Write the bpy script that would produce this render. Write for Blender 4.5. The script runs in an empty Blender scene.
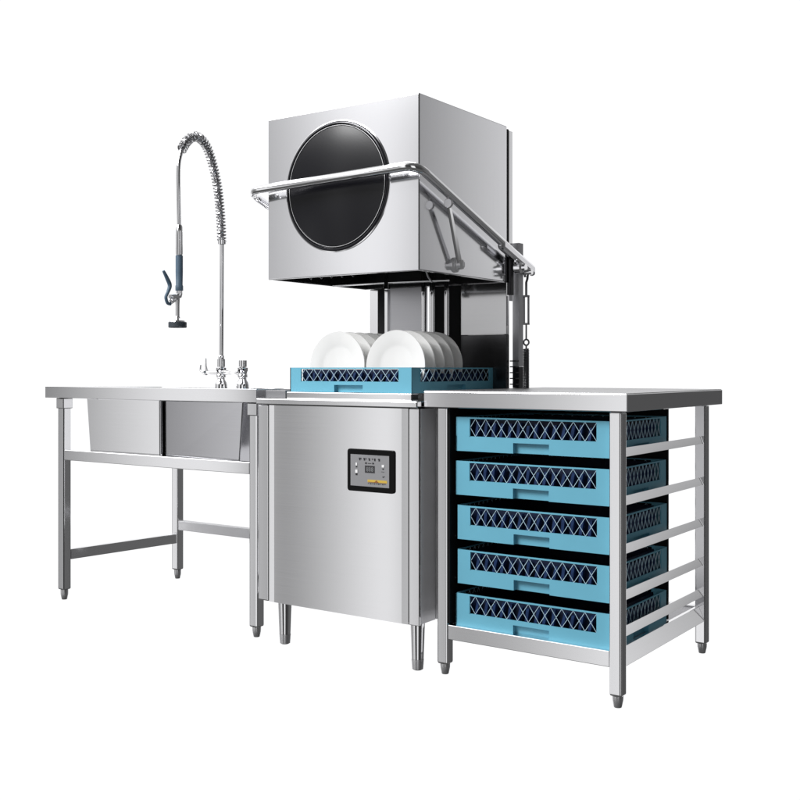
import bpy, bmesh, math, random
from mathutils import Vector, Matrix
random.seed(7)
R = math.radians
PI = math.pi
S = bpy.context.scene
COL = S.collection

# ------------------------------------------------------------------ camera
cd = bpy.data.cameras.new('camera')
cam = bpy.data.objects.new('camera', cd)
COL.objects.link(cam)
cam.location = (1.1399, -2.6651, 0.913)
cam.rotation_euler = (R(90), 0, R(34.992))
cd.sensor_width = 36
cd.lens = 36 * 1057 / 800
cd.shift_y = -30 / 800
cd.clip_start = 0.05
cd.clip_end = 200
S.camera = cam
S.render.resolution_x = 1024
S.render.resolution_y = 1024
S.view_settings.view_transform = 'Standard'
S.view_settings.look = 'None'
S.view_settings.exposure = 0
S.view_settings.gamma = 1

# ------------------------------------------------------------------ world: white photo studio, bright behind the set,
# invented dark zones right and behind, bright bands front left, for steel to mirror
w = bpy.data.worlds.new('World')
S.world = w
w.use_nodes = True
nt = w.node_tree
nt.nodes.clear()
def N(t, **k):
    n = nt.nodes.new(t)
    for a, b in k.items():
        setattr(n, a, b)
    return n
def L(a, b):
    nt.links.new(a, b)
tc = N('ShaderNodeTexCoord')
sp = N('ShaderNodeSeparateXYZ')
L(tc.outputs['Generated'], sp.inputs[0])
at = N('ShaderNodeMath', operation='ARCTAN2')
L(sp.outputs['Y'], at.inputs[0]); L(sp.outputs['X'], at.inputs[1])
dv = N('ShaderNodeMath', operation='DIVIDE')
L(at.outputs[0], dv.inputs[0]); dv.inputs[1].default_value = 2 * PI
fr = N('ShaderNodeMath', operation='FRACT')
L(dv.outputs[0], fr.inputs[0])
def ramp(stops):
    n = N('ShaderNodeValToRGB')
    e = n.color_ramp.elements
    while len(e) > 1:
        e.remove(e[-1])
    e[0].position = stops[0][0] / 360
    v = stops[0][1]
    e[0].color = (v, v, v, 1)
    for p, v in stops[1:]:
        q = e.new(p / 360)
        q.color = (v, v, v * 1.01, 1)
    L(fr.outputs[0], n.inputs[0])
    return n
LOW = [(0, .08), (35, .14), (50, .13), (60, .09), (78, .085), (86, 1.05), (168, 1.05), (182, .6), (200, .18), (210, .22), (216.5, .28),
       (222, .90), (226, 1.0), (227.6, .24), (230.5, .52), (235.3, 1.08), (236.8, .34), (241, .50), (247, .95), (256, 1.0), (262, .06),
       (288, .04), (294, .95), (312, .95), (317, .04), (359.5, .05)]
HIGH = [(0, .06), (30, .12), (52, .14), (57, .38), (62.5, .82), (68, .50), (80, .50), (86, 1.05), (168, 1.05), (190, .5), (225, .36), (227.5, .44), (229.5, .62),
        (232, 1.0), (234, 1.12), (235.2, .9), (236.4, .52), (241, .5), (250, 1.0), (256, 1.0), (262, .06), (288, .04), (294, 1.0),
        (312, 1.0), (317, .04), (359.5, .06)]
r1 = ramp(LOW); r2 = ramp(HIGH)
def mapr(lo, hi):
    m = N('ShaderNodeMapRange')
    m.interpolation_type = 'SMOOTHSTEP'
    L(sp.outputs['Z'], m.inputs[0])
    m.inputs[1].default_value = lo; m.inputs[2].default_value = hi
    return m
def mix(fac, a, b):
    m = N('ShaderNodeMix', data_type='RGBA')
    L(fac, m.inputs[0])
    L(a, m.inputs[6])
    if isinstance(b, tuple): m.inputs[7].default_value = b
    else: L(b, m.inputs[7])
    return m.outputs[2]
def mrx(src, lo, hi, v0, v1):
    m = N('ShaderNodeMapRange'); m.interpolation_type = 'SMOOTHSTEP'
    L(sp.outputs[src], m.inputs[0])
    m.inputs[1].default_value = lo; m.inputs[2].default_value = hi
    m.inputs[3].default_value = v0; m.inputs[4].default_value = v1
    return m.outputs[0]
c = mix(mapr(.02, .09).outputs[0], r1.outputs[0], r2.outputs[0])
ceil_v = mrx('X', -.35, .15, 1.0, .10)          # overhead glow added on the left only, keeping right faces dark
band = mapr(.31, .44)
BAND = ramp([(0, .06), (80, .3), (86, 1.05), (168, 1.05), (200, .9), (208, 4.6), (226, 4.6), (236, 2.4), (252, 1.6), (262, .08), (359, .06)])
c = mix(band.outputs[0], c, BAND.outputs[0])
c = mix(mapr(.58, .8).outputs[0], c, ceil_v)
floor_v = mrx('X', -.5, .1, .16, .06)
c = mix(mrx('Z', -.62, -.45, 1, 0), c, floor_v)
fz = N('ShaderNodeMath', operation='MULTIPLY')   # added dark zone low in front, darkens chrome undersides
L(mrx('Z', -.43, -.35, 1, 0), fz.inputs[0]); L(mrx('Y', -.05, .12, 1, 0), fz.inputs[1])
c = mix(fz.outputs[0], c, (.10, .10, .10, 1))
bg = N('ShaderNodeBackground'); L(c, bg.inputs[0]); bg.inputs[1].default_value = 1.0
wo = N('ShaderNodeOutputWorld'); L(bg.outputs[0], wo.inputs[0])

# added key area lamp, high front left, to brighten the fronts
ld = bpy.data.lights.new('key_light', 'AREA')
ld.shape = 'RECTANGLE'; ld.size = 1.8; ld.size_y = 1.8; ld.energy = 230
key = bpy.data.objects.new('key_light', ld); COL.objects.link(key)
key.location = (-2.6, -3.2, 4.0)
key.rotation_euler = (Vector((-.7, 0, .7)) - key.location).to_track_quat('-Z', 'Y').to_euler()

# ------------------------------------------------------------------ materials
def mat(name, col, rough=.4, metal=0., spec=.5, coat=0., noise=0., nscale=(30, 30, 30), bump=0., ior=1.5, aniso=0., rvar=0.):
    m = bpy.data.materials.new(name)
    m.use_nodes = True
    t = m.node_tree
    b = t.nodes['Principled BSDF']
    b.inputs['Base Color'].default_value = (*col, 1)
    b.inputs['Roughness'].default_value = rough
    b.inputs['Metallic'].default_value = metal
    b.inputs['Specular IOR Level'].default_value = spec
    b.inputs['IOR'].default_value = ior
    b.inputs['Coat Weight'].default_value = coat
    b.inputs['Coat Roughness'].default_value = .05
    b.inputs['Anisotropic'].default_value = aniso
    tcn = t.nodes.new('ShaderNodeTexCoord')
    mp = t.nodes.new('ShaderNodeMapping')
    mp.inputs['Scale'].default_value = nscale
    nz = t.nodes.new('ShaderNodeTexNoise')
    nz.inputs['Scale'].default_value = 1
    nz.inputs['Detail'].default_value = 4
    t.links.new(tcn.outputs['Object'], mp.inputs[0]); t.links.new(mp.outputs[0], nz.inputs['Vector'])
    if noise:
        mx = t.nodes.new('ShaderNodeMix'); mx.data_type = 'RGBA'
        mx.inputs[6].default_value = (*[x * (1 - noise) for x in col], 1)
        mx.inputs[7].default_value = (*[min(1, x * (1 + noise)) for x in col], 1)
        t.links.new(nz.outputs['Fac'], mx.inputs[0]); t.links.new(mx.outputs[2], b.inputs['Base Color'])
    if rvar:
        rr = t.nodes.new('ShaderNodeMapRange')
        rr.inputs[3].default_value = rough - rvar; rr.inputs[4].default_value = rough + rvar
        t.links.new(nz.outputs['Fac'], rr.inputs[0]); t.links.new(rr.outputs[0], b.inputs['Roughness'])
    if bump:
        bp = t.nodes.new('ShaderNodeBump'); bp.inputs['Strength'].default_value = bump; bp.inputs['Distance'].default_value = .001
        t.links.new(nz.outputs['Fac'], bp.inputs['Height']); t.links.new(bp.outputs[0], b.inputs['Normal'])
    return m
M = {
 'steel': mat('brushed_steel', (.82, .82, .83), .085, 1, noise=.03, nscale=(3, 3, 600), rvar=.01),
 'steel_v': mat('brushed_steel_tube', (.80, .80, .81), .11, 1, noise=.03, nscale=(500, 500, 4), rvar=.01),
 'steel_pol': mat('polished_side_steel', (.86, .86, .88), .12, 1, noise=.02, nscale=(500, 500, 3)),
 'steel_dull': mat('dull_sheet_steel', (.50, .50, .52), .3, 1, noise=.05, nscale=(3, 3, 400)),
 'steel_sink': mat('dimmed_sink_steel', (.58, .58, .60), .13, 1, noise=.03, nscale=(3, 3, 400)),  # darker base stands in for dimmer reflections on the right bowl
 'chrome': mat('chrome', (.92, .92, .93), .05, 1),
 'dark_refl': mat('dark_reflection_steel', (.10, .10, .105), .25, 1),
 'satin': mat('satin_steel', (.62, .62, .64), .55, .6, noise=.04),
 'satin_l': mat('light_satin_steel', (.80, .80, .82), .42, .35, noise=.03),
 'lever': mat('cast_lever_metal', (.80, .80, .81), .3, .35),
 'top': mat('toned_top_steel', (.42, .42, .43), .38, .8, noise=.12, nscale=(4, 4, 4)),  # greyed so the white reflection on the tabletop stays dim
 'iron': mat('zinc_metal', (.22, .22, .23), .3, 1),
 'spring': mat('spring_steel', (.74, .74, .75), .08, 1),
 'satin_d': mat('dark_satin_steel', (.22, .22, .23), .5, .4),
 'dark_metal': mat('dark_metal', (.03, .03, .033), .35, .6),
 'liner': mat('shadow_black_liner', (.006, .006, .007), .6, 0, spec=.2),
 'gap': mat('gap_black', (.01, .01, .011), .5, 0, spec=.3),
 'gloss': mat('black_gloss_glass', (.004, .004, .006), .2, 0, spec=.5, ior=1.37),
 'ring': mat('window_ring', (.02, .02, .024), .15, .3),
 'blue': mat('sky_blue_plastic', (.145, .435, .575), .45, 0, spec=.35, noise=.06, nscale=(14, 14, 14)),
 'wire': mat('pale_blue_lattice', (.52, .72, .84), .4, 0),
 'navy': mat('shaded_blue_plastic', (.004, .010, .035), .5, 0, spec=.25, noise=.5, nscale=(25, 25, 25)),
 'navyb': mat('shaded_rib_blue', (.009, .032, .11), .5, 0, spec=.3),
 'china': mat('white_china', (.90, .90, .89), .12, 0, spec=.5, noise=.01),
 'bezel': mat('black_bezel', (.003, .003, .003), .3, 0, spec=.12),
 'face': mat('grey_control_face', (.30, .30, .31), .4, .3),
 'white': mat('white_button', (.85, .85, .85), .4),
 'ink': mat('black_print', (.012, .012, .014), .5),
 'lcd': mat('dark_display', (.03, .03, .032), .2),
 'digit': mat('display_digits', (.33, .34, .35), .4),
 'yellow': mat('yellow_band', (.62, .42, .06), .4, noise=.15, nscale=(60, 60, 60)),
 'grip': mat('slate_blue_rubber', (.075, .125, .18), .5, noise=.1),
 'grip_d': mat('dark_slate_rubber', (.03, .04, .05), .5),
 'foot': mat('foot_steel', (.62, .62, .63), .28, .75),
 'red': mat('red_print', (.28, .10, .02), .5),
}

# ------------------------------------------------------------------ mesh builder
class MB:
    def __init__(s):
        s.bm = bmesh.new(); s.sm = []
    def _bev(s, verts, bev, seg=2):
        if bev:
            ed = list({e for v in verts for e in v.link_edges})
            bmesh.ops.bevel(s.bm, geom=ed, offset=bev, segments=seg, affect='EDGES', profile=.5)
    def box(s, x0, x1, y0, y1, z0, z1, bev=0., seg=2):
        g = bmesh.ops.create_cube(s.bm, size=1)
        vs = g['verts']
        for v in vs:
            v.co = Vector(((x0 + x1) / 2 + v.co.x * (x1 - x0), (y0 + y1) / 2 + v.co.y * (y1 - y0), (z0 + z1) / 2 + v.co.z * (z1 - z0)))
        s._bev(vs, bev, seg)
        return s
    def hexa(s, pts, bev=0.):          # eight corners: four bottom, four top, same order
        v = [s.bm.verts.new(p) for p in pts]
        for f in ((3, 2, 1, 0), (4, 5, 6, 7), (0, 1, 5, 4), (1, 2, 6, 5), (2, 3, 7, 6), (3, 0, 4, 7)):
            s.bm.faces.new([v[i] for i in f])
        s._bev(v, bev)
        return s
    def rings(s, rows, cap=True):
        vr = [[s.bm.verts.new(p) for p in r] for r in rows]
        n = len(vr[0])
        for a, b in zip(vr, vr[1:]):
            for i in range(n):
                f = s.bm.faces.new((a[i], a[(i + 1) % n], b[(i + 1) % n], b[i])); f.smooth = True
        if cap:
            s.bm.faces.new(vr[0][::-1]); s.bm.faces.new(vr[-1])
        return s
    def tube(s, pts, r, n=14, cap=True):
        pts = [Vector(p) for p in pts]
        rr = r if isinstance(r, (list, tuple)) else [r] * len(pts)
        rows = []
        up = None
        for i, p in enumerate(pts):
            a = pts[max(i - 1, 0)]; b = pts[min(i + 1, len(pts) - 1)]
            t = (b - a).normalized()
            if up is None:
                up = Vector((0, 0, 1)) if abs(t.z) < .9 else Vector((1, 0, 0))
            u = (up - t * up.dot(t)).normalized(); v = t.cross(u); up = u
            rows.append([p + (u * math.cos(2 * PI * k / n) + v * math.sin(2 * PI * k / n)) * rr[i] for k in range(n)])
        return s.rings(rows, cap)
    def lathe(s, prof, origin, axis='Z', n=32, cap=True):
        o = Vector(origin)
        rows = []
        for r_, h in prof:
            row = []
            for k in range(n):
                a = 2 * PI * k / n
                if axis == 'Z': p = Vector((r_ * math.cos(a), r_ * math.sin(a), h))
                elif axis == 'Y': p = Vector((r_ * math.cos(a), h, r_ * math.sin(a)))
                else: p = Vector((h, r_ * math.cos(a), r_ * math.sin(a)))
                row.append(o + p)
            rows.append(row)
        return s.rings(rows, cap)
    def build(s, name, m, parent=None, smooth=False):
        bmesh.ops.recalc_face_normals(s.bm, faces=s.bm.faces)
        for e in s.bm.edges:
            if len(e.link_faces) == 2 and e.calc_face_angle(0) > R(38): e.smooth = False
        if parent is not None:
            off = Vector(parent.location)
            q = parent.parent
            while q is not None:
                off += Vector(q.location); q = q.parent
            for v in s.bm.verts: v.co -= off
        me = bpy.data.meshes.new(name)
        s.bm.to_mesh(me); s.bm.free()
        me.materials.append(m)
        if smooth:
            for p in me.polygons: p.use_smooth = True
        o = bpy.data.objects.new(name, me)
        COL.objects.link(o)
        if parent is not None: o.parent = parent
        return o

def thing(name, label, cat, loc, group=None):
    o = bpy.data.objects.new(name, None); COL.objects.link(o)
    o.location = loc; o['label'] = label; o['category'] = cat
    if group: o['group'] = group
    return o
def arc_path(pts, rad, seg=8):
    """polyline with its inner corners rounded"""
    P = [Vector(p) for p in pts]
    out = [P[0]]
    for i in range(1, len(P) - 1):
        a = (P[i - 1] - P[i]).normalized(); b = (P[i + 1] - P[i]).normalized()
        s0 = P[i] + a * rad; s1 = P[i] + b * rad
        for k in range(seg + 1):
            t = k / seg
            out.append(s0 * (1 - t) ** 2 + P[i] * 2 * t * (1 - t) + s1 * t * t)
    out.append(P[-1])
    return out
def square_leg(parent, x0, x1, y0, y1, z1, zb=.032, collar=None):
    MB().box(x0, x1, y0, y1, zb, z1, .006, 4).build('leg', M['steel_v'], parent)
    leg = [o for o in parent.children if o.name.startswith('leg')][-1]
    cx, cy = (x0 + x1) / 2, (y0 + y1) / 2
    MB().lathe([(.010, 0), (.011, .001), (.0150, .020), (.0155, zb)], (cx, cy, 0), 'Z', 18).build('foot', M['foot'], leg)
    if collar:
        MB().box(x0 - .004, x1 + .004, y0 - .004, y1 + .004, collar, z1 - .001, .003).build('collar', M['steel_v'], leg)

# ================================================================== RIGHT TABLE (rack table)
T = thing('rack_table', 'steel table with five side rails holding a column of blue dish racks', 'table', (-.3, .35, 0))
b = MB()
b.box(-.628, .022, -.015, .770, .8005, .8493, .0025)
b.build('table_frame', M['steel'], T)
MB().box(-.6255, .0195, -.0125, .7675, .8495, .8506, .0004).build('tabletop', M['top'], T)
for (x0, y0) in ((-.591, 0), (-.037, 0), (-.037, .672), (-.591, .672)):
    square_leg(T, x0, x0 + .037, y0, y0 + .037, .8005)
MB().box(-.554, -.037, .004, .034, .108, .152, .002).build('front_rail', M['steel'], T)
MB().box(-.554, -.037, .675, .705, .108, .152, .002).build('rear_rail', M['steel'], T)
b = MB(); b.hexa([(-.034, .037, .108), (-.003, .037, .108), (-.003, .672, .108), (-.034, .672, .108),
                  (-.034, .037, .152), (-.0230, .037, .152), (-.0230, .672, .152), (-.034, .672, .152)], .001)
b.build('side_rail', M['steel'], T)
MB().box(-.588, -.558, .037, .672, .108, .152, .002).build('side_rail', M['steel'], T)
MB().box(-.5535, -.0345, .038, .674, .142, .146).build('shelf', M['satin'], T)
def lean(b_, x, y0, y1, z0, z1, d, th=.003):      # strip whose outer face leans inwards at the top
    b_.hexa([(x - th, y0, z0), (x, y0, z0), (x, y1, z0), (x - th, y1, z0),
             (x - th - d, y0, z1), (x - d, y0, z1), (x - d, y1, z1), (x - th - d, y1, z1)])
for k in range(5):
    z = (.188, .287, .413, .545, .677)[k]
    # right hand and left hand angle rails
    b = MB(); lean(b, -.006, .037, .672, z, z + .024, (.0092, .0084, .0074, .0064, .0048)[k]); b.box(-.030, -.009, .037, .672, z, z + .003)
    b.build('rack_rail', M['steel'], T)
    b = MB(); b.box(-.588, -.585, .037, .672, z, z + .024, .0008); b.box(-.585, -.53, .037, .672, z, z + .003)
    b.build('rack_rail', M['steel'], T)
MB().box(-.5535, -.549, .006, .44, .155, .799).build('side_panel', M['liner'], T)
MB().box(-.549, -.036, .4405, .443, .155, .799).build('reflector_skin', M['lever'], T)  # added light sheet, reflects brightness into the rear leg
MB().box(-.549, -.036, .434, .440, .155, .799).build('rack_gap_blocker', M['liner'], T)  # added black sheet, blocks the white surround behind the rack gaps

# ================================================================== DISH RACKS
def make_rack(x0, x1, y0, y1, z0, z1, label, group=None, notch=True):
    t = thing('dish_rack', label, 'dish rack', ((x0 + x1) / 2, (y0 + y1) / 2, z0), group)
    W = .0035
    band = z0 + (z1 - z0) * .44
    body = MB()
    def wall(P, length, du, dn):
        # P start corner, du unit along wall, dn unit outward
        def bx(b_, u0, u1, n0, n1, za, zb, bev=0):
            a = P + du * u0 + dn * n0; c_ = P + du * u1 + dn * n1
            xs = sorted((a.x, c_.x)); ys = sorted((a.y, c_.y))
            b_.box(xs[0], xs[1], ys[0], ys[1], za, zb, bev)
        m = .048                        # solid corner width
        nw = .115                       # recess width
        c0, c1 = (length - nw) / 2, (length + nw) / 2
        zn = z0 + (band - z0) * .68
        bx(body, 0, c0, -W, 0, z0, band); bx(body, c1, length, -W, 0, z0, band)
        bx(body, c0, c1, -W, 0, zn, band)
        bx(body, c0, c1, -.018, -.015, z0, zn)
        bx(body, c0 - .002, c0, -.018, -W, z0, zn); bx(body, c1, c1 + .002, -.018, -W, z0, zn)
        bx(body, c0, c1, -.018, -W, zn, zn + .002)
        bx(body, 0, m, -W, 0, band, z1); bx(body, length - m, length, -W, 0, band, z1)
        bx(body, m, length - m, -W, 0, z1 - .0045, z1)
        bx(body, m - .003, m, .0, .0015, band, z1 - .004)        # slim raised lip round the opening
        # lattice
        wires = MB()
        n_ = 11.5
        wl = length - 2 * m
        p = wl / n_
        za, zb = band, z1 - .0045
        def wr(ua, z_a, ub, z_b):
            A = P + du * ua - dn * .0022 + Vector((0, 0, z_a)); B = P + du * ub - dn * .0022 + Vector((0, 0, z_b))
            d = (B - A).normalized(); sd = d.cross(dn).normalized() * .00058
            q = dn * .0008
            wires.hexa([A - sd - q, A + sd - q, A + sd + q, A - sd + q, B - sd - q, B + sd - q, B + sd + q, B - sd + q])
        k = -1
        while k < n_:
            for up in (0, 1):
                ua, ub = (k + .5) * p, (k + 1.5) * p
                A = [ua, za if up else zb]; B = [ub, zb if up else za]
                # clip
                if B[0] <= 0 or A[0] >= wl: continue
                sl = (B[1] - A[1]) / (B[0] - A[0])
                if A[0] < 0: A = [0, A[1] - sl * A[0]]
                if B[0] > wl: B = [wl, B[1] - sl * (B[0] - wl)]
                wr(m + A[0], A[1], m + B[0], B[1])
            k += 1
        wires.build('lattice', M['wire'], t)
    wall(Vector((x0, y0, 0)), x1 - x0, Vector((1, 0, 0)), Vector((0, -1, 0)))
    wall(Vector((x1, y0 + .0001, 0)), y1 - y0, Vector((0, 1, 0)), Vector((1, 0, 0)))
    wall(Vector((x1, y1, 0)), x1 - x0, Vector((-1, 0, 0)), Vector((0, 1, 0)))
    wall(Vector((x0, y1, 0)), y1 - y0, Vector((0, -1, 0)), Vector((-1, 0, 0)))
    body.build('basket_wall', M['blue'], t)
    # inner basket, rack blue darkened to paint in its shaded inside
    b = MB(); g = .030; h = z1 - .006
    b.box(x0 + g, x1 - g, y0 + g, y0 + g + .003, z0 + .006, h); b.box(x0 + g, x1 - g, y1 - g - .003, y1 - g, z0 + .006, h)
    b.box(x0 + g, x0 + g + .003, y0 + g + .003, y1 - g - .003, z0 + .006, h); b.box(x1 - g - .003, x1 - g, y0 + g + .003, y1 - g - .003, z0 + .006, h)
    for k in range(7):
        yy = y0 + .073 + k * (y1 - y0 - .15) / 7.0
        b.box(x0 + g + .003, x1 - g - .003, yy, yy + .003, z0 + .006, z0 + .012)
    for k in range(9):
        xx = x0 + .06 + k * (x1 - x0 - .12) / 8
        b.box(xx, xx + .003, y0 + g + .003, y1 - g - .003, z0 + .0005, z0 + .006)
    b.build('shaded_basket', M['navy'], t)
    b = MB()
    for k in range(14):                 # slanting ribs between the walls, blue darkened for the shade inside
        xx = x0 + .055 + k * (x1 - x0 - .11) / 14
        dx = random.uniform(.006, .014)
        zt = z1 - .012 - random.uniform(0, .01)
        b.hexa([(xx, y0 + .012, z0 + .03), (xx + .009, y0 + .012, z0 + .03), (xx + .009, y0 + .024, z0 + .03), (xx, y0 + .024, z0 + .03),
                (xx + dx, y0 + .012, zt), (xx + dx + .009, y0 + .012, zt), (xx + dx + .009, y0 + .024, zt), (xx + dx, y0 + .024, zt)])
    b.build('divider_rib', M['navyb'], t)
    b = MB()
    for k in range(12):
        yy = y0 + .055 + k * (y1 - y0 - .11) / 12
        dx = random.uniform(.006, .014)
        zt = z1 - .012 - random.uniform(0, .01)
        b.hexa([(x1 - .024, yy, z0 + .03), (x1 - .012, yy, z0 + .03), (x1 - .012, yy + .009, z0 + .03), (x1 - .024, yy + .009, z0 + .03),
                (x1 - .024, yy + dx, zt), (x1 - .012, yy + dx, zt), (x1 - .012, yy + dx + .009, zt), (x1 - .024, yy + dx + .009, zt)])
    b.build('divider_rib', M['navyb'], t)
    return t
levels = (('topmost empty blue dish rack in the table, directly under the steel top', .672),
          ('second empty blue dish rack from the top of the steel table', .541),
          ('middle empty blue dish rack of the five in the steel table', .409),
          ('fourth empty blue dish rack down, just above the lowest one in the table', .277),
          ('lowest empty blue dish rack, resting just above the table bottom shelf', .1465))
for (lb, z), sh in zip(levels, (0, -.0015, .001, .0012, -.0005)):
    make_rack(-.5345 + sh, -.0335 + sh, .02 + abs(sh), .42, z, z + .101, lb, 'blue dish racks slid into the steel table')

# ================================================================== LEFT TABLE (sink table)
K = thing('sink_table', 'stainless steel sink table with two bowls, open underneath, below the spray faucet', 'sink table', (-1.88, .3, 0))
b = MB()
X0, X1, Y0, Y1 = -2.448, -1.308, -.015, .600
zt = .8485
bw = ((-2.243, -1.835), (-1.815, -1.422))
yb0, yb1 = .05, .42
b.box(X0, X1, Y0, Y0 + .003, .8025, zt, .0008)           # apron front
b.box(X0, X1, Y1 - .003, Y1, .8025, zt - .011, .0008)
for xa_ in (X0, X1 - .003):          # end rims fall slightly towards the back
    b.hexa([(xa_, Y0 + .003, .8025), (xa_ + .003, Y0 + .003, .8025), (xa_ + .003, Y1 - .003, .8025), (xa_, Y1 - .003, .8025),
            (xa_, Y0 + .003, zt - .0005), (xa_ + .003, Y0 + .003, zt - .0005), (xa_ + .003, Y1 - .003, zt - .011), (xa_, Y1 - .003, zt - .011)])
za, zb = zt - .0195, zt - .0165
b.box(X0 + .003, X1 - .003, Y0 + .003, yb0, za, zb); b.box(X0 + .003, X1 - .003, yb1, Y1 - .003, za, zb)
b.box(X0 + .003, bw[0][0], yb0, yb1, za, zb); b.box(bw[0][1], bw[1][0], yb0, yb1, za, zb); b.box(bw[1][1], X1 - .003, yb0, yb1, za, zb)
b.box(X0 + .02, X1 - .02, Y0 + .018, Y0 + .040, .803, .8285); b.box(X0 + .02, X1 - .02, Y1 - .045, Y1 - .02, .803, .8285)
b.build('tabletop', M['steel'], K)
def bowl(x0, x1, xb0, xb1, m, y0=.030, yl=0.):
    b = MB()
    top, bot = .8025, .560
    f = 0.0
    b.hexa([(xb0, y0 + .002 + yl, bot), (xb1, y0 + .002, bot), (xb1, yb1 - .02, bot), (xb0, yb1 - .02, bot),
            (x0, y0 + yl, top), (x1, y0, top), (x1, yb1 + .01, top), (x0, yb1 + .01, top)], .004)
    # hollow it out
    inner = [(xb0 + .008, y0 + .02 + yl, bot + .012), (xb1 - .008, y0 + .02, bot + .012), (xb1 - .008, yb1 - .03, bot + .012), (xb0 + .008, yb1 - .03, bot + .012),
             (x0 + .006, y0 + .012 + yl, top + .001), (x1 - .006, y0 + .012, top + .001), (x1 - .006, yb1, top + .001), (x0 + .006, yb1, top + .001)]
    bm = b.bm
    tf = max(bm.faces, key=lambda q: q.calc_center_median().z)
    bmesh.ops.delete(bm, geom=[tf], context='FACES_ONLY')
    v = [bm.verts.new(p) for p in inner]
    for q in ((0, 1, 2, 3), (0, 4, 5, 1), (1, 5, 6, 2), (2, 6, 7, 3), (3, 7, 4, 0)):
        bm.faces.new([v[i] for i in q])
    o = b.build('sink_bowl', m, K)
    return o
o1 = bowl(-2.250, -1.832, -2.228, -1.832, M['steel'])
o2 = bowl(-1.822, -1.412, -1.824, -1.434, M['steel_sink'], yl=.016)
o1['label'] = 'bright left sink bowl'; o2['label'] = 'darker right sink bowl'
square_leg(K, -2.390, -2.352, 0, .038, .802, .04, collar=.760)
square_leg(K, -1.357, -1.319, 0, .038, .802, .035, collar=.757)
square_leg(K, -2.335, -2.297, .553, .591, .802, .04, collar=.760)
square_leg(K, -1.357, -1.319, .553, .591, .802, .04)
MB().box(-2.352, -1.357, .003, .035, .556, .597, .002).build('front_rail', M['steel'], K)
b = MB(); b.hexa([(-2.386, .038, .157), (-2.356, .038, .157), (-2.302, .553, .157), (-2.332, .553, .157),
                  (-2.386, .038, .198), (-2.356, .038, .198), (-2.302, .553, .198), (-2.332, .553, .198)], .002)
b.build('side_rail', M['steel'], K)
MB().box(-2.297, -1.357, .558, .586, .215, .256, .002).build('rear_rail', M['satin_l'], K)
MB().box(-1.353, -1.323, .038, .553, .157, .198, .002).build('side_rail', M['steel'], K)

# ================================================================== PRE-RINSE FAUCET
FX = -1.98
Fq = thing('spray_faucet', 'tall chrome pre-rinse spray faucet with coiled spring arch above the sink', 'faucet', (FX, .5, .8485))
def valve(x, y, tall):
    b = MB()
    b.lathe([(.027, .832), (.027, .852), (.024, .862), (.017, .872), (.016, .880), (.021, .884), (.021, .893), (.019, .896),
             (.019, .905), (.022, .909), (.022, .922), (.017, .926), (.017, .952 if not tall else .958)], (x, y, 0), 'Z', 28)
    return b
b = valve(FX, .5, True)
b.build('tap_body', M['chrome'], Fq)
b = valve(FX + .122, .5, False)
b.build('tap_body', M['chrome'], Fq)
b = MB(); b.tube([(FX + .02, .5, .905), (FX + .07, .5, .898), (FX + .104, .5, .903)], [.011, .0045, .011], 14)
b.build('link_pipe', M['chrome'], Fq)
b = MB(); b.tube([(FX - .018, .5, .902), (FX - .05, .497, .902), (FX - .095, .49, .905)], [.009, .010, .006], 14)
b.lathe([(.004, -.004), (.014, -.002), (.014, .006), (.006, .010)], (FX - .085, .492, .905), 'X', 16)
b.tube([(FX - .075, .492, .903), (FX - .078, .489, .93), (FX - .076, .487, .962)], [.0065, .004, .0025], 10)
b.tube([(FX - .09, .492, .898), (FX - .112, .49, .912), (FX - .108, .488, .935)], [.006, .0045, .003], 10)
b.build('tap_handle', M['chrome'], Fq)
b = MB(); b.tube([(FX, .5, .955), (FX, .502, 1.2), (FX, .504, 1.452)], .0095, 16)
b.lathe([(.013, 0), (.013, .014), (.010, .018)], (FX, .5, .957), 'Z', 20)
b.build('riser_pipe', M['chrome'], Fq)
# spring: control points in the plane x = FX, Catmull-Rom
def cr(P, n=24):
    P = [Vector(p) for p in P]
    P = [P[0] * 2 - P[1]] + P + [P[-1] * 2 - P[-2]]
    out = []
    for i in range(1, len(P) - 2):
        for k in range(n):
            t = k / n
            a, b_, c_, d = P[i - 1:i + 3]
            out.append(.5 * ((2 * b_) + (-a + c_) * t + (2 * a - 5 * b_ + 4 * c_ - d) * t * t + (-a + 3 * b_ - 3 * c_ + d) * t ** 3))
    out.append(P[-2])
    return out
def on(px, py, X=FX):             # measured photo points turned into metres on the faucet's plane
    return Vector((X, px, py))
arch = cr([on(.504, 1.445), on(.496, 1.56), on(.476, 1.68), on(.441, 1.78), on(.405, 1.835), on(.357, 1.855), on(.312, 1.832), on(.278, 1.787)])
hose_in = arch + cr([on(.278, 1.787), on(.262, 1.72), on(.262, 1.60), on(.266, 1.47)])[1:]
ki = len(arch) - 1
MB().tube(hose_in[:ki + 1], .0095, 14).build('inner_hose', M['steel_dull'], Fq)
MB().tube(hose_in[ki:], .0085, 14).build('hose', M['steel_v'], Fq)
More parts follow.
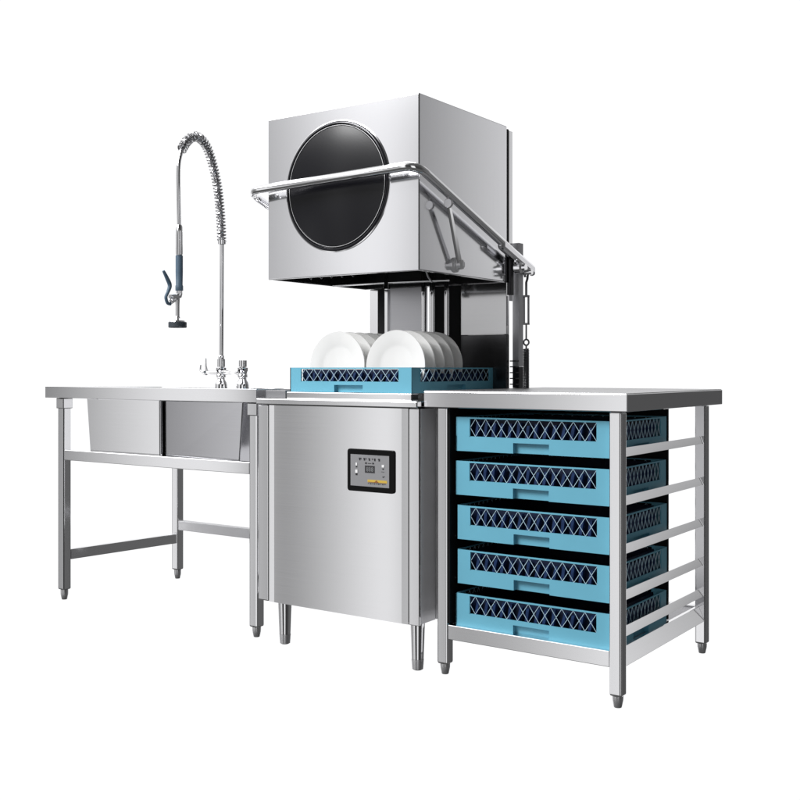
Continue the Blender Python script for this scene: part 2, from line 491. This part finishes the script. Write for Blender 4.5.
# coil around the arch
def coil(path, rad, turns, wire, n=8):
    L_ = [0]
    for a, c_ in zip(path, path[1:]): L_.append(L_[-1] + (c_ - a).length)
    tot = L_[-1]
    N_ = turns * 16
    pts = []
    j = 0
    for i in range(N_ + 1):
        s = tot * i / N_
        while j < len(L_) - 2 and L_[j + 1] < s: j += 1
        f = (s - L_[j]) / max(1e-9, L_[j + 1] - L_[j])
        p = path[j].lerp(path[j + 1], f)
        t = (path[min(j + 2, len(path) - 1)] - path[max(j - 1, 0)]).normalized()
        u = Vector((1, 0, 0)); v = t.cross(u).normalized()
        a = 2 * PI * turns * i / N_
        pts.append(p + (u * math.cos(a) + v * math.sin(a)) * rad)
    b = MB(); b.tube(pts, wire, n)
    return b
coil(arch, .0172, 43, .0043).build('spring', M['spring'], Fq)
b = MB(); b.lathe([(.012, -.006), (.018, -.004), (.018, .014), (.012, .016)], (FX, .504, 1.438), 'Z', 20)
b.build('spring_collar', M['chrome'], Fq)
# end of hose: metal sleeve and handle
b = MB(); b.lathe([(.010, 1.488), (.0135, 1.480), (.0145, 1.445), (.0145, 1.375), (.013, 1.368)], (FX, .266, 0), 'Z', 20)
b.build('hose_sleeve', M['steel_v'], Fq)
HV = thing  # alias kept short
b = MB(); b.lathe([(.010, 1.368), (.0145, 1.366), (.0145, 1.300), (.0135, 1.25), (.0155, 1.246), (.0155, 1.228), (.012, 1.226)], (FX, .266, 0), 'Z', 20)
grip = b.build('spray_grip', M['grip'], Fq)
b = MB()
b.tube([(FX, .266, 1.228), (FX, .266, 1.216), (FX, .262, 1.205), (FX, .248, 1.200), (FX, .232, 1.200), (FX, .216, 1.202)], [.013, .014, .014, .012, .012, .008], 16)
b.tube([(FX, .256, 1.205), (FX, .257, 1.17), (FX, .257, 1.125)], [.011, .0085, .0085], 16)
b.lathe([(.009, 1.125), (.012, 1.118), (.031, 1.108), (.033, 1.103), (.031, 1.100)], (FX, .257, 0), 'Z', 28)
b.tube([(FX, .215, 1.19), (FX, .228, 1.178), (FX, .245, 1.19)], .006, 10)
b.build('spray_valve', M['chrome'], Fq)
b = MB(); b.lathe([(.034, 1.103), (.036, 1.101), (.036, 1.082), (.033, 1.080)], (FX, .257, 0), 'Z', 28)
b.build('spray_head', M['grip_d'], Fq)
b = MB()
lev = cr([on(.183, 1.300), on(.202, 1.272), on(.216, 1.245), on(.206, 1.218), on(.196, 1.198), on(.204, 1.176), on(.220, 1.172)], 8)
nn = len(lev)
b.tube(lev, [.0055 + .003 * math.sin(min(1, i / nn * 2) * PI * .9) for i in range(nn)], 12)
b.build('squeeze_lever', M['grip'], Fq)

# ================================================================== DISHWASHER
D = thing('hood_dishwasher', 'large steel hood dishwasher with round black window, hood raised over plates', 'dishwasher', (-.955, .25, 0))
XL, XR, YF, YB = -1.287, -.634, -.030, .560
# carcass (dark, shows only in the seams)
MB().box(XL + .004, XR - .004, YF + .006, YB - .006, .148, .796).build('carcass', M['gap'], D)
MB().box(XL, -1.2405, YF, YF + .030, .142, .796, .004, 3).build('corner_post', M['steel_v'], D)
MB().box(-.672, XR, YF, YF + .008, .142, .796, .002, 3).build('corner_post', M['steel_v'], D)
# door: a very slightly bowed sheet
def bowed(x0, x1, y, z0, z1, bow, n=24, th=.006):
    b = MB(); bm = b.bm
    fr_, bk = [], []
    for i in range(n + 1):
        t = i / n; x = x0 + (x1 - x0) * t
        yy = y - bow * (1 - (2 * t - 1) ** 2)
        if i in (0, n): yy = y + .0012
        fr_.append((bm.verts.new((x, yy, z0)), bm.verts.new((x, yy, z1))))
        bk.append((bm.verts.new((x, y + th, z0)), bm.verts.new((x, y + th, z1))))
    for i in range(n):
        f = bm.faces.new((fr_[i][0], fr_[i + 1][0], fr_[i + 1][1], fr_[i][1])); f.smooth = 0 < i < n - 1
        bm.faces.new((bk[i][0], bk[i][1], bk[i + 1][1], bk[i + 1][0]))
        bm.faces.new((fr_[i][0], bk[i][0], bk[i + 1][0], fr_[i + 1][0]))
        bm.faces.new((fr_[i][1], fr_[i + 1][1], bk[i + 1][1], bk[i][1]))
    for i in (0, n):
        bm.faces.new((fr_[i][0], fr_[i][1], bk[i][1], bk[i][0]))
    return b
door = bowed(-1.2380, -.6750, YF, .142, .796, .0006).build('front_panel', M['steel'], D)
b = MB()
b.box(XR - .003, XR, YF + .0095, .060, .146, .796, .001); b.box(XR - .003, XR, .064, YB, .146, .796, .001)
b.build('side_panel', M['satin_l'], D)
MB().box(XL, XL + .003, .002, YB, .146, .796, .001).build('side_panel', M['steel'], D)
# deck
b = MB(); b.box(-1.282, -.632, -.045, YB, .7985, .8185, .003); b.build('deck', M['steel_v'], D)
MB().box(-1.181, -.6785, -.006, .030, .8187, .8405, .002).build('rack_guide', M['steel'], D)
MB().box(-1.276, -1.188, -.004, .30, .8187, .8450, .002).build('deck_step', M['satin_d'], D)
# feet
for x, y in ((-1.198, .006), (-.664, .006), (-1.198, .50), (-.664, .50)):
    ft = MB().lathe([(.0195, .034), (.0235, .1475)], (x, y, 0), 'Z', 28).build('machine_leg', M['steel_v'], D)
    MB().lathe([(.013, 0), (.0175, .003), (.0195, .030), (.0195, .0335)], (x, y, 0), 'Z', 28).build('foot', M['dark_metal'] if 0 else M['foot'], ft)

# hood
HX0, HX1, HY0, HY1, HZ0, HZ1 = -1.2415, -.634, -.030, .508, 1.213, 1.7475
b = MB(); t_ = .012
b.box(HX0, HX0 + t_, HY0, HY1, HZ0, HZ1 - t_)
b = MB(); b.box(HX0, HX1, HY0, HY1, HZ0, HZ1, .0035, 3)
bm = b.bm
low = min(bm.faces, key=lambda q: q.calc_center_median().z)
bmesh.ops.inset_individual(bm, faces=[low], thickness=.008)
ex = bmesh.ops.extrude_face_region(bm, geom=[low])
for v in [g_ for g_ in ex['geom'] if isinstance(g_, bmesh.types.BMVert)]: v.co.z += .10
bmesh.ops.delete(bm, geom=[low], context='FACES_ONLY') if low.is_valid else None
hood = b.build('hood', M['steel_pol'], D)
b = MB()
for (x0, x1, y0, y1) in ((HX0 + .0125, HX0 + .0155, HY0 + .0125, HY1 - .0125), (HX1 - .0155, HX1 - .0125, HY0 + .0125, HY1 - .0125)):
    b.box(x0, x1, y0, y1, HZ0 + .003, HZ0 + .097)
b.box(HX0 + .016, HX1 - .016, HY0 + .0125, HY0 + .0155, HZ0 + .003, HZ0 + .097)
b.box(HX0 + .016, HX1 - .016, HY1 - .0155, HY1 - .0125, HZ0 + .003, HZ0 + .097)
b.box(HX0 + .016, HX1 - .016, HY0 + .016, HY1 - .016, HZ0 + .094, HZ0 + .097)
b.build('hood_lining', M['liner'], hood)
b = MB()          # spray arm, hub and small fittings under the hood
b.tube([(-1.18, .24, 1.209), (-.96, .24, 1.209), (-.70, .24, 1.205)], .0042, 10)
b.build('spray_arm', M['steel'], hood)
b = MB(); b.lathe([(.013, 1.186), (.010, 1.200), (.005, 1.222), (.004, 1.304)], (-.948, .238, 0), 'Z', 18)
b.build('spray_hub', M['chrome'], hood)
for i in range(5):
    b = MB()
    x = -1.18 + i * .045
    b.tube([(x, .10, 1.30), (x + .004, .10, 1.232), (x + .016, .102, 1.222)], .003, 8)
    b.build('nozzle', M['steel_dull'], hood)
b = MB()
b.tube([(-.70, .08, 1.30), (-.697, .10, 1.225), (-.70, .12, 1.206), (-.692, .13, 1.19)], .0025, 8)
b.build('drip_wire', M['steel_dull'], hood)

# window
wc = (-.950, HY0 - .0005, 1.4965)
b = MB(); b.lathe([(.206, 0), (.206, -.004), (.202, -.007), (.1985, -.007), (.1965, -.003), (.1965, 0)], wc, 'Y', 96, False)
b.build('window_ring', M['ring'], hood)
b = MB(); b.lathe([(.1932, -.0040), (.1932, -.0058), (.1918, -.0058), (.1918, -.0030)], wc, 'Y', 96, False)
b.build('window_seal', M['foot'], hood)
b = MB(); b.lathe([(.2095, .0002), (.2095, -.002), (.2065, -.003), (.2063, .0002)], wc, 'Y', 96, False)
b.build('window_trim', M['chrome'], hood)
prof = [(.1960, 0), (.1960, -.002), (.1935, -.0045), (.1910, -.0030), (.1895, -.0050)]
for i in range(1, 13):
    r_ = .1895 * (1 - i / 12.0)
    prof.append((max(r_, .0005), -.0050 - .0105 * (1 - (r_ / .1895) ** 2)))
b = MB(); b.lathe(prof, wc, 'Y', 96)
b.build('window_glass', M['gloss'], hood)

# handle: U bar round the hood
ry = .61; rz = 1.268
path = arc_path([(-1.272, .60, 1.262), (-1.272, -.094, 1.503), (-.600, -.094, 1.516), (-.600, ry, rz)], .055, 10)
rad = [.0138] * len(path)
hd = MB().tube(path, rad, 20).build('lift_handle', M['chrome'], D)
# flattened arm ends
b = MB()
b.hexa([(-.613, .40, 1.316), (-.586, .40, 1.316), (-.586, .632, 1.238), (-.613, .632, 1.238),
        (-.613, .40, 1.352), (-.586, .40, 1.352), (-.586, .632, 1.276), (-.613, .632, 1.276)], .010)
b.build('arm_end', M['steel_pol'], hd)
# link levers
for sx, xa, xb in ((1, -.600, -.6155), (-1, -1.272, -1.260)):
    b = MB()
    w0, w1 = .0085, .0115
    n0 = Vector((0, .888, .46))
    A_, B_ = Vector((xa, .082, 1.418)), Vector((xb, .170, 1.248))
    hx_ = Vector((.0045, 0, 0))
    b.hexa([B_ - n0 * w1 - hx_, B_ - n0 * w1 + hx_, B_ + n0 * w1 + hx_, B_ + n0 * w1 - hx_,
            A_ - n0 * w0 - hx_, A_ - n0 * w0 + hx_, A_ + n0 * w0 + hx_, A_ + n0 * w0 - hx_], .003)
    lk = b.build('link_lever', M['chrome'], D)
    hx = HX1 if sx > 0 else HX0
    b = MB(); b.lathe([(.024, 0), (.024, sx * .005), (.019, sx * .007), (.019, sx * .010), (.015, sx * .012), (.015, sx * .028), (.006, sx * .032)], (hx, .172, 1.245), 'X', 24)
    b.build('pivot', M['lever'], lk)
    b = MB(); b.lathe([(.0135, -.004), (.0155, -.002), (.0155, .003), (.0120, .006)], (xa, .080, 1.425), 'Y', 20)
    b.build('clamp', M['foot'], lk)

# rear frame
MB().box(-.646, -.634, .5105, .520, .82, 1.738).build('rear_shadow_strip', M['gap'], D)  # black strip painting in the shadow gap behind the hood
MB().box(-1.215, -.648,   .5105, .545, 1.2125, 1.738).build('rear_cover', M['steel_dull'], D)
MB().box(-.646, -.634, .5205, .548, 1.15, 1.735, .002).build('rear_upright', M['steel_v'], D)
YP = .50
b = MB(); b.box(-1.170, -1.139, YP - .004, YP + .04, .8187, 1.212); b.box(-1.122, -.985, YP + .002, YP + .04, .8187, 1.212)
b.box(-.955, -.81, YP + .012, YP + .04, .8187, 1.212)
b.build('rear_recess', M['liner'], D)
b = MB(); b.box(-1.208, -1.1705, YP - .006, YP + .04, .8187, 1.212, .002); b.box(-1.139, -1.1225, YP - .010, YP + .04, .8187, 1.212, .002)
b.build('rear_upright', M['steel_v'], D)
MB().box(-1.122, -.956, YP - .002, YP + .001, .8187, 1.212).build('rear_panel', M['steel_dull'], D)
MB().box(-.812, -.630, YP - .004, YP + .016, 1.035, 1.212, .001).build('rear_panel', M['steel'], D)
MB().box(-.812, -.630, YP - .004, YP + .016, .8187, 1.0345, .001).build('dark_reflection_panel', M['dark_refl'], D)  # dark lower part paints in a reflection on the rear panel
def vrod(x, y, r_, z0=.8187, z1=1.30, m='chrome', name='guide_rod'):
    MB().lathe([(r_, z0), (r_, z1)], (x, y, 0), 'Z', 18).build(name, M[m], D)
vrod(-.945, .46, .0085); vrod(-.900, .45, .011); vrod(-.845, .455, .009)
# side post with bracket, outside the hood
b = MB(); b.box(-.640, -.614, .556, .588, .925, 1.352, .002); b.build('side_post', M['satin'], D)
b = MB(); b.box(-.640, -.614, .556, .588, .8505, .9245, .002)
for i in range(5):
    b.box(-.636, -.613, .530, .5545, .862 + i * .020, .866 + i * .020)
b.build('post_foot', M['dark_metal'], D)
MB().box(-.633, -.622, .513, .535, 1.17, 1.31, .002).build('post_bracket', M['dark_metal'], D)
b = MB(); b.lathe([(.016, -.03), (.020, -.026), (.020, -.004), (.012, 0), (.012, .012)], (-.585, .53, 1.262), 'X', 20)
b.lathe([(.009, -.022), (.009, .024)], (-.585, .552, 1.248), 'X', 16)
b.build('pivot_bolt', M['chrome'], D)
# tension spring hanging from handle end
sx_, sy_ = -.588, .560
tp = thing  # noqa
b = MB()
b.tube([(sx_, sy_ - .008, 1.232), (sx_, sy_ - .014, 1.246), (sx_, sy_, 1.256), (sx_, sy_ + .012, 1.244), (sx_, sy_ + .008, 1.226), (sx_, sy_, 1.214), (sx_, sy_, 1.165)], .0042, 10)
b.build('hook', M['iron'], D)
b = MB()
b.box(sx_ - .011, sx_ - .006, sy_ - .004, sy_ + .004, 1.075, 1.163, .001); b.box(sx_ + .006, sx_ + .011, sy_ - .004, sy_ + .004, 1.075, 1.163, .001)
b.box(sx_ - .011, sx_ + .011, sy_ - .005, sy_ + .005, 1.163, 1.170, .001); b.box(sx_ - .011, sx_ + .011, sy_ - .005, sy_ + .005, 1.068, 1.075, .001)
b.build('turnbuckle', M['iron'], D)
b = MB(); b.tube([(sx_, sy_, 1.068), (sx_, sy_, 1.018)], .0032, 8)
ring = [(sx_ + .010 * math.cos(a), sy_, 1.008 + .010 * math.sin(a)) for a in [2 * PI * k / 20 + PI / 2 for k in range(21)]]
b.tube(ring, .0032, 8)
b.tube([(sx_, sy_, .998), (sx_, sy_, .983)], .0032, 8)
b.build('eye_rod', M['iron'], D)
coil([Vector((sx_, sy_, .985 - k * .0135)) for k in range(11)], .0085, 26, .0026, 6).build('tension_spring', M['iron'], D)
MB().lathe([(.0065, .850), (.0065, .984)], (sx_, sy_, 0), 'Z', 12).build('spring_core', M['liner'], D)

# control panel
px0, px1, pz0, pz1 = -.903, -.723, .5345, .6665
yf = YF - .003
cp = MB()
def rrect(y, ins, rc=.009):
    out = []
    for cx_, cz_, a0 in ((px1 - rc, pz1 - rc, 0), (px0 + rc, pz1 - rc, 90), (px0 + rc, pz0 + rc, 180), (px1 - rc, pz0 + rc, 270)):
        for k in range(7):
            a = R(a0 + k * 15)
            out.append((cx_ + (rc - ins) * math.cos(a), y, cz_ + (rc - ins) * math.sin(a)))
    return out
cp.rings([rrect(yf + .001, 0), rrect(yf - .002, 0), rrect(yf - .003, .0015)])
cpo = cp.build('control_panel', M['bezel'], D)
fx0, fx1, fz0, fz1 = -.889, -.7405, .5515, .6495
yy = yf - .0035
MB().box(fx0, fx1, yy - .0006, yy + .0008, fz0, fz1).build('control_face', M['face'], cpo)
ya, yb_ = yy - .0011, yy - .0004
def P(u): return fx0 + (fx1 - fx0) * u
def Q(v): return fz1 - (fz1 - fz0) * v
def pr(b_, u0, u1, v0, v1, e=0.): b_.box(P(u0), P(u1), ya - e, yb_, Q(v1), Q(v0))
b = MB()
for u, w_ in ((.22, .04), (.265, .02), (.34, .045), (.40, .018), (.47, .045), (.56, .018), (.61, .045), (.72, .05)):
    h_ = .075 if w_ > .03 else .05
    pr(b, u, u + w_, .10, .10 + h_ * .55); pr(b, u + w_ * .25, u + w_, .10 + h_ * .55, .10 + h_ * 1.1)
pr(b, .385, .43, .235, .285); pr(b, .455, .545, .255, .275); pr(b, .57, .615, .235, .285)
pr(b, .14, .18, .375, .415); pr(b, .135, .185, .60, .665); pr(b, .83, .87, .40, .435); pr(b, .80, .88, .50, .512)
for i in range(9):
    pr(b, .46 + i * .052, .46 + i * .052 + (.036 if i % 3 else .026), .885, .905 + (.012 if i % 2 else 0))
pr(b, .83, .86, .655, .675); pr(b, .85, .865, .665, .69); pr(b, .86, .89, .64, .662)
b.build('printed_mark', M['ink'], cpo)
for q_ in ((.14, .18, .265, .35), (.13, .19, .49, .59), (.82, .88, .285, .365)):
    b = MB(); pr(b, *q_, .001); b.build('button', M['white'], cpo)
b = MB(); pr(b, .38, .635, .335, .565)
lcd = b.build('display', M['lcd'], cpo)
b = MB()
def seg7(u, v, w_, h_, on_):
    t2 = .012
    s_ = {'a': (u, u + w_, v, v + t2), 'g': (u, u + w_, v + h_ / 2 - t2 / 2, v + h_ / 2 + t2 / 2), 'd': (u, u + w_, v + h_ - t2, v + h_),
          'f': (u, u + t2 * .8, v, v + h_ / 2), 'b': (u + w_ - t2 * .8, u + w_, v, v + h_ / 2),
          'e': (u, u + t2 * .8, v + h_ / 2, v + h_), 'c': (u + w_ - t2 * .8, u + w_, v + h_ / 2, v + h_)}
    for k in on_:
        a_ = s_[k]; b.box(P(a_[0]), P(a_[1]), ya - .0006, ya + .0001, Q(a_[3]), Q(a_[2]))
seg7(.425, .385, .045, .13, 'abcdefg'); seg7(.485, .385, .045, .13, 'abcdefg'); seg7(.55, .385, .045, .13, 'abcdefg')
b.build('digit', M['digit'], lcd)
b = MB(); pr(b, .45, .95, .775, .865)
yl = b.build('yellow_band', M['yellow'], cpo)
b = MB()
b.hexa([(P(.62), ya - .0006, Q(.862)), (P(.74), ya - .0006, Q(.862)), (P(.74), ya, Q(.862)), (P(.62), ya, Q(.862)),
        (P(.672), ya - .0006, Q(.79)), (P(.688), ya - .0006, Q(.79)), (P(.688), ya, Q(.79)), (P(.672), ya, Q(.79))])
b.box(P(.46), P(.64), ya - .0006, ya, Q(.858), Q(.846)); b.box(P(.72), P(.93), ya - .0006, ya, Q(.858), Q(.85))
b.build('band_emblem', M['red'], yl)

# ================================================================== RACK ON THE DISHWASHER + PLATES
make_rack(-1.171, -.683, 0.0, .520, .8415, .921, 'shallow blue dish rack on the dishwasher deck, filled with white plates')
def plate(x, y, label, group, tilt=0.):
    r_ = .116
    prof = []
    # closed profile, front (towards -y) is the hollow side
    prof += [(.0004, .010), (.060, .010), (.072, .006), (.095, .000), (r_ - .001, -.004), (r_, -.002), (r_ - .001, .000),
             (.096, .005), (.075, .012), (.066, .0165), (.062, .0165), (.059, .0145), (.0004, .0145)]
    b = MB(); b.lathe(prof, (0, 0, 0), 'Y', 72)
    o = b.build('dinner_plate', M['china'], None, True)
    o.location = (x, y, .9255); o.rotation_euler = (tilt, 0, 0)
    o['label'] = label; o['category'] = 'plate'; o['group'] = group
    return o
ords = ['front', 'second', 'third', 'fourth', 'rearmost']
for i in range(5):
    plate(-.812 + random.uniform(-.001, .001), .100 + i * .0555, ('frontmost white plate of the right row in the dishwasher rack, seen whole' if i == 0 else
          f'{ords[i]} white plate of the right row standing in the dishwasher rack'),
          'white plates in the right row', R(-3))
for i in range(5):
    plate(-1.050 + random.uniform(-.001, .001), .100 + i * .0555, ('frontmost white plate of the left row in the dishwasher rack, at far left' if i == 0 else
          f'{ords[i]} white plate of the left row standing in the dishwasher rack'), 'white plates in the left row', R(-3))

S.render.engine = 'CYCLES'
S.cycles.max_bounces = 8
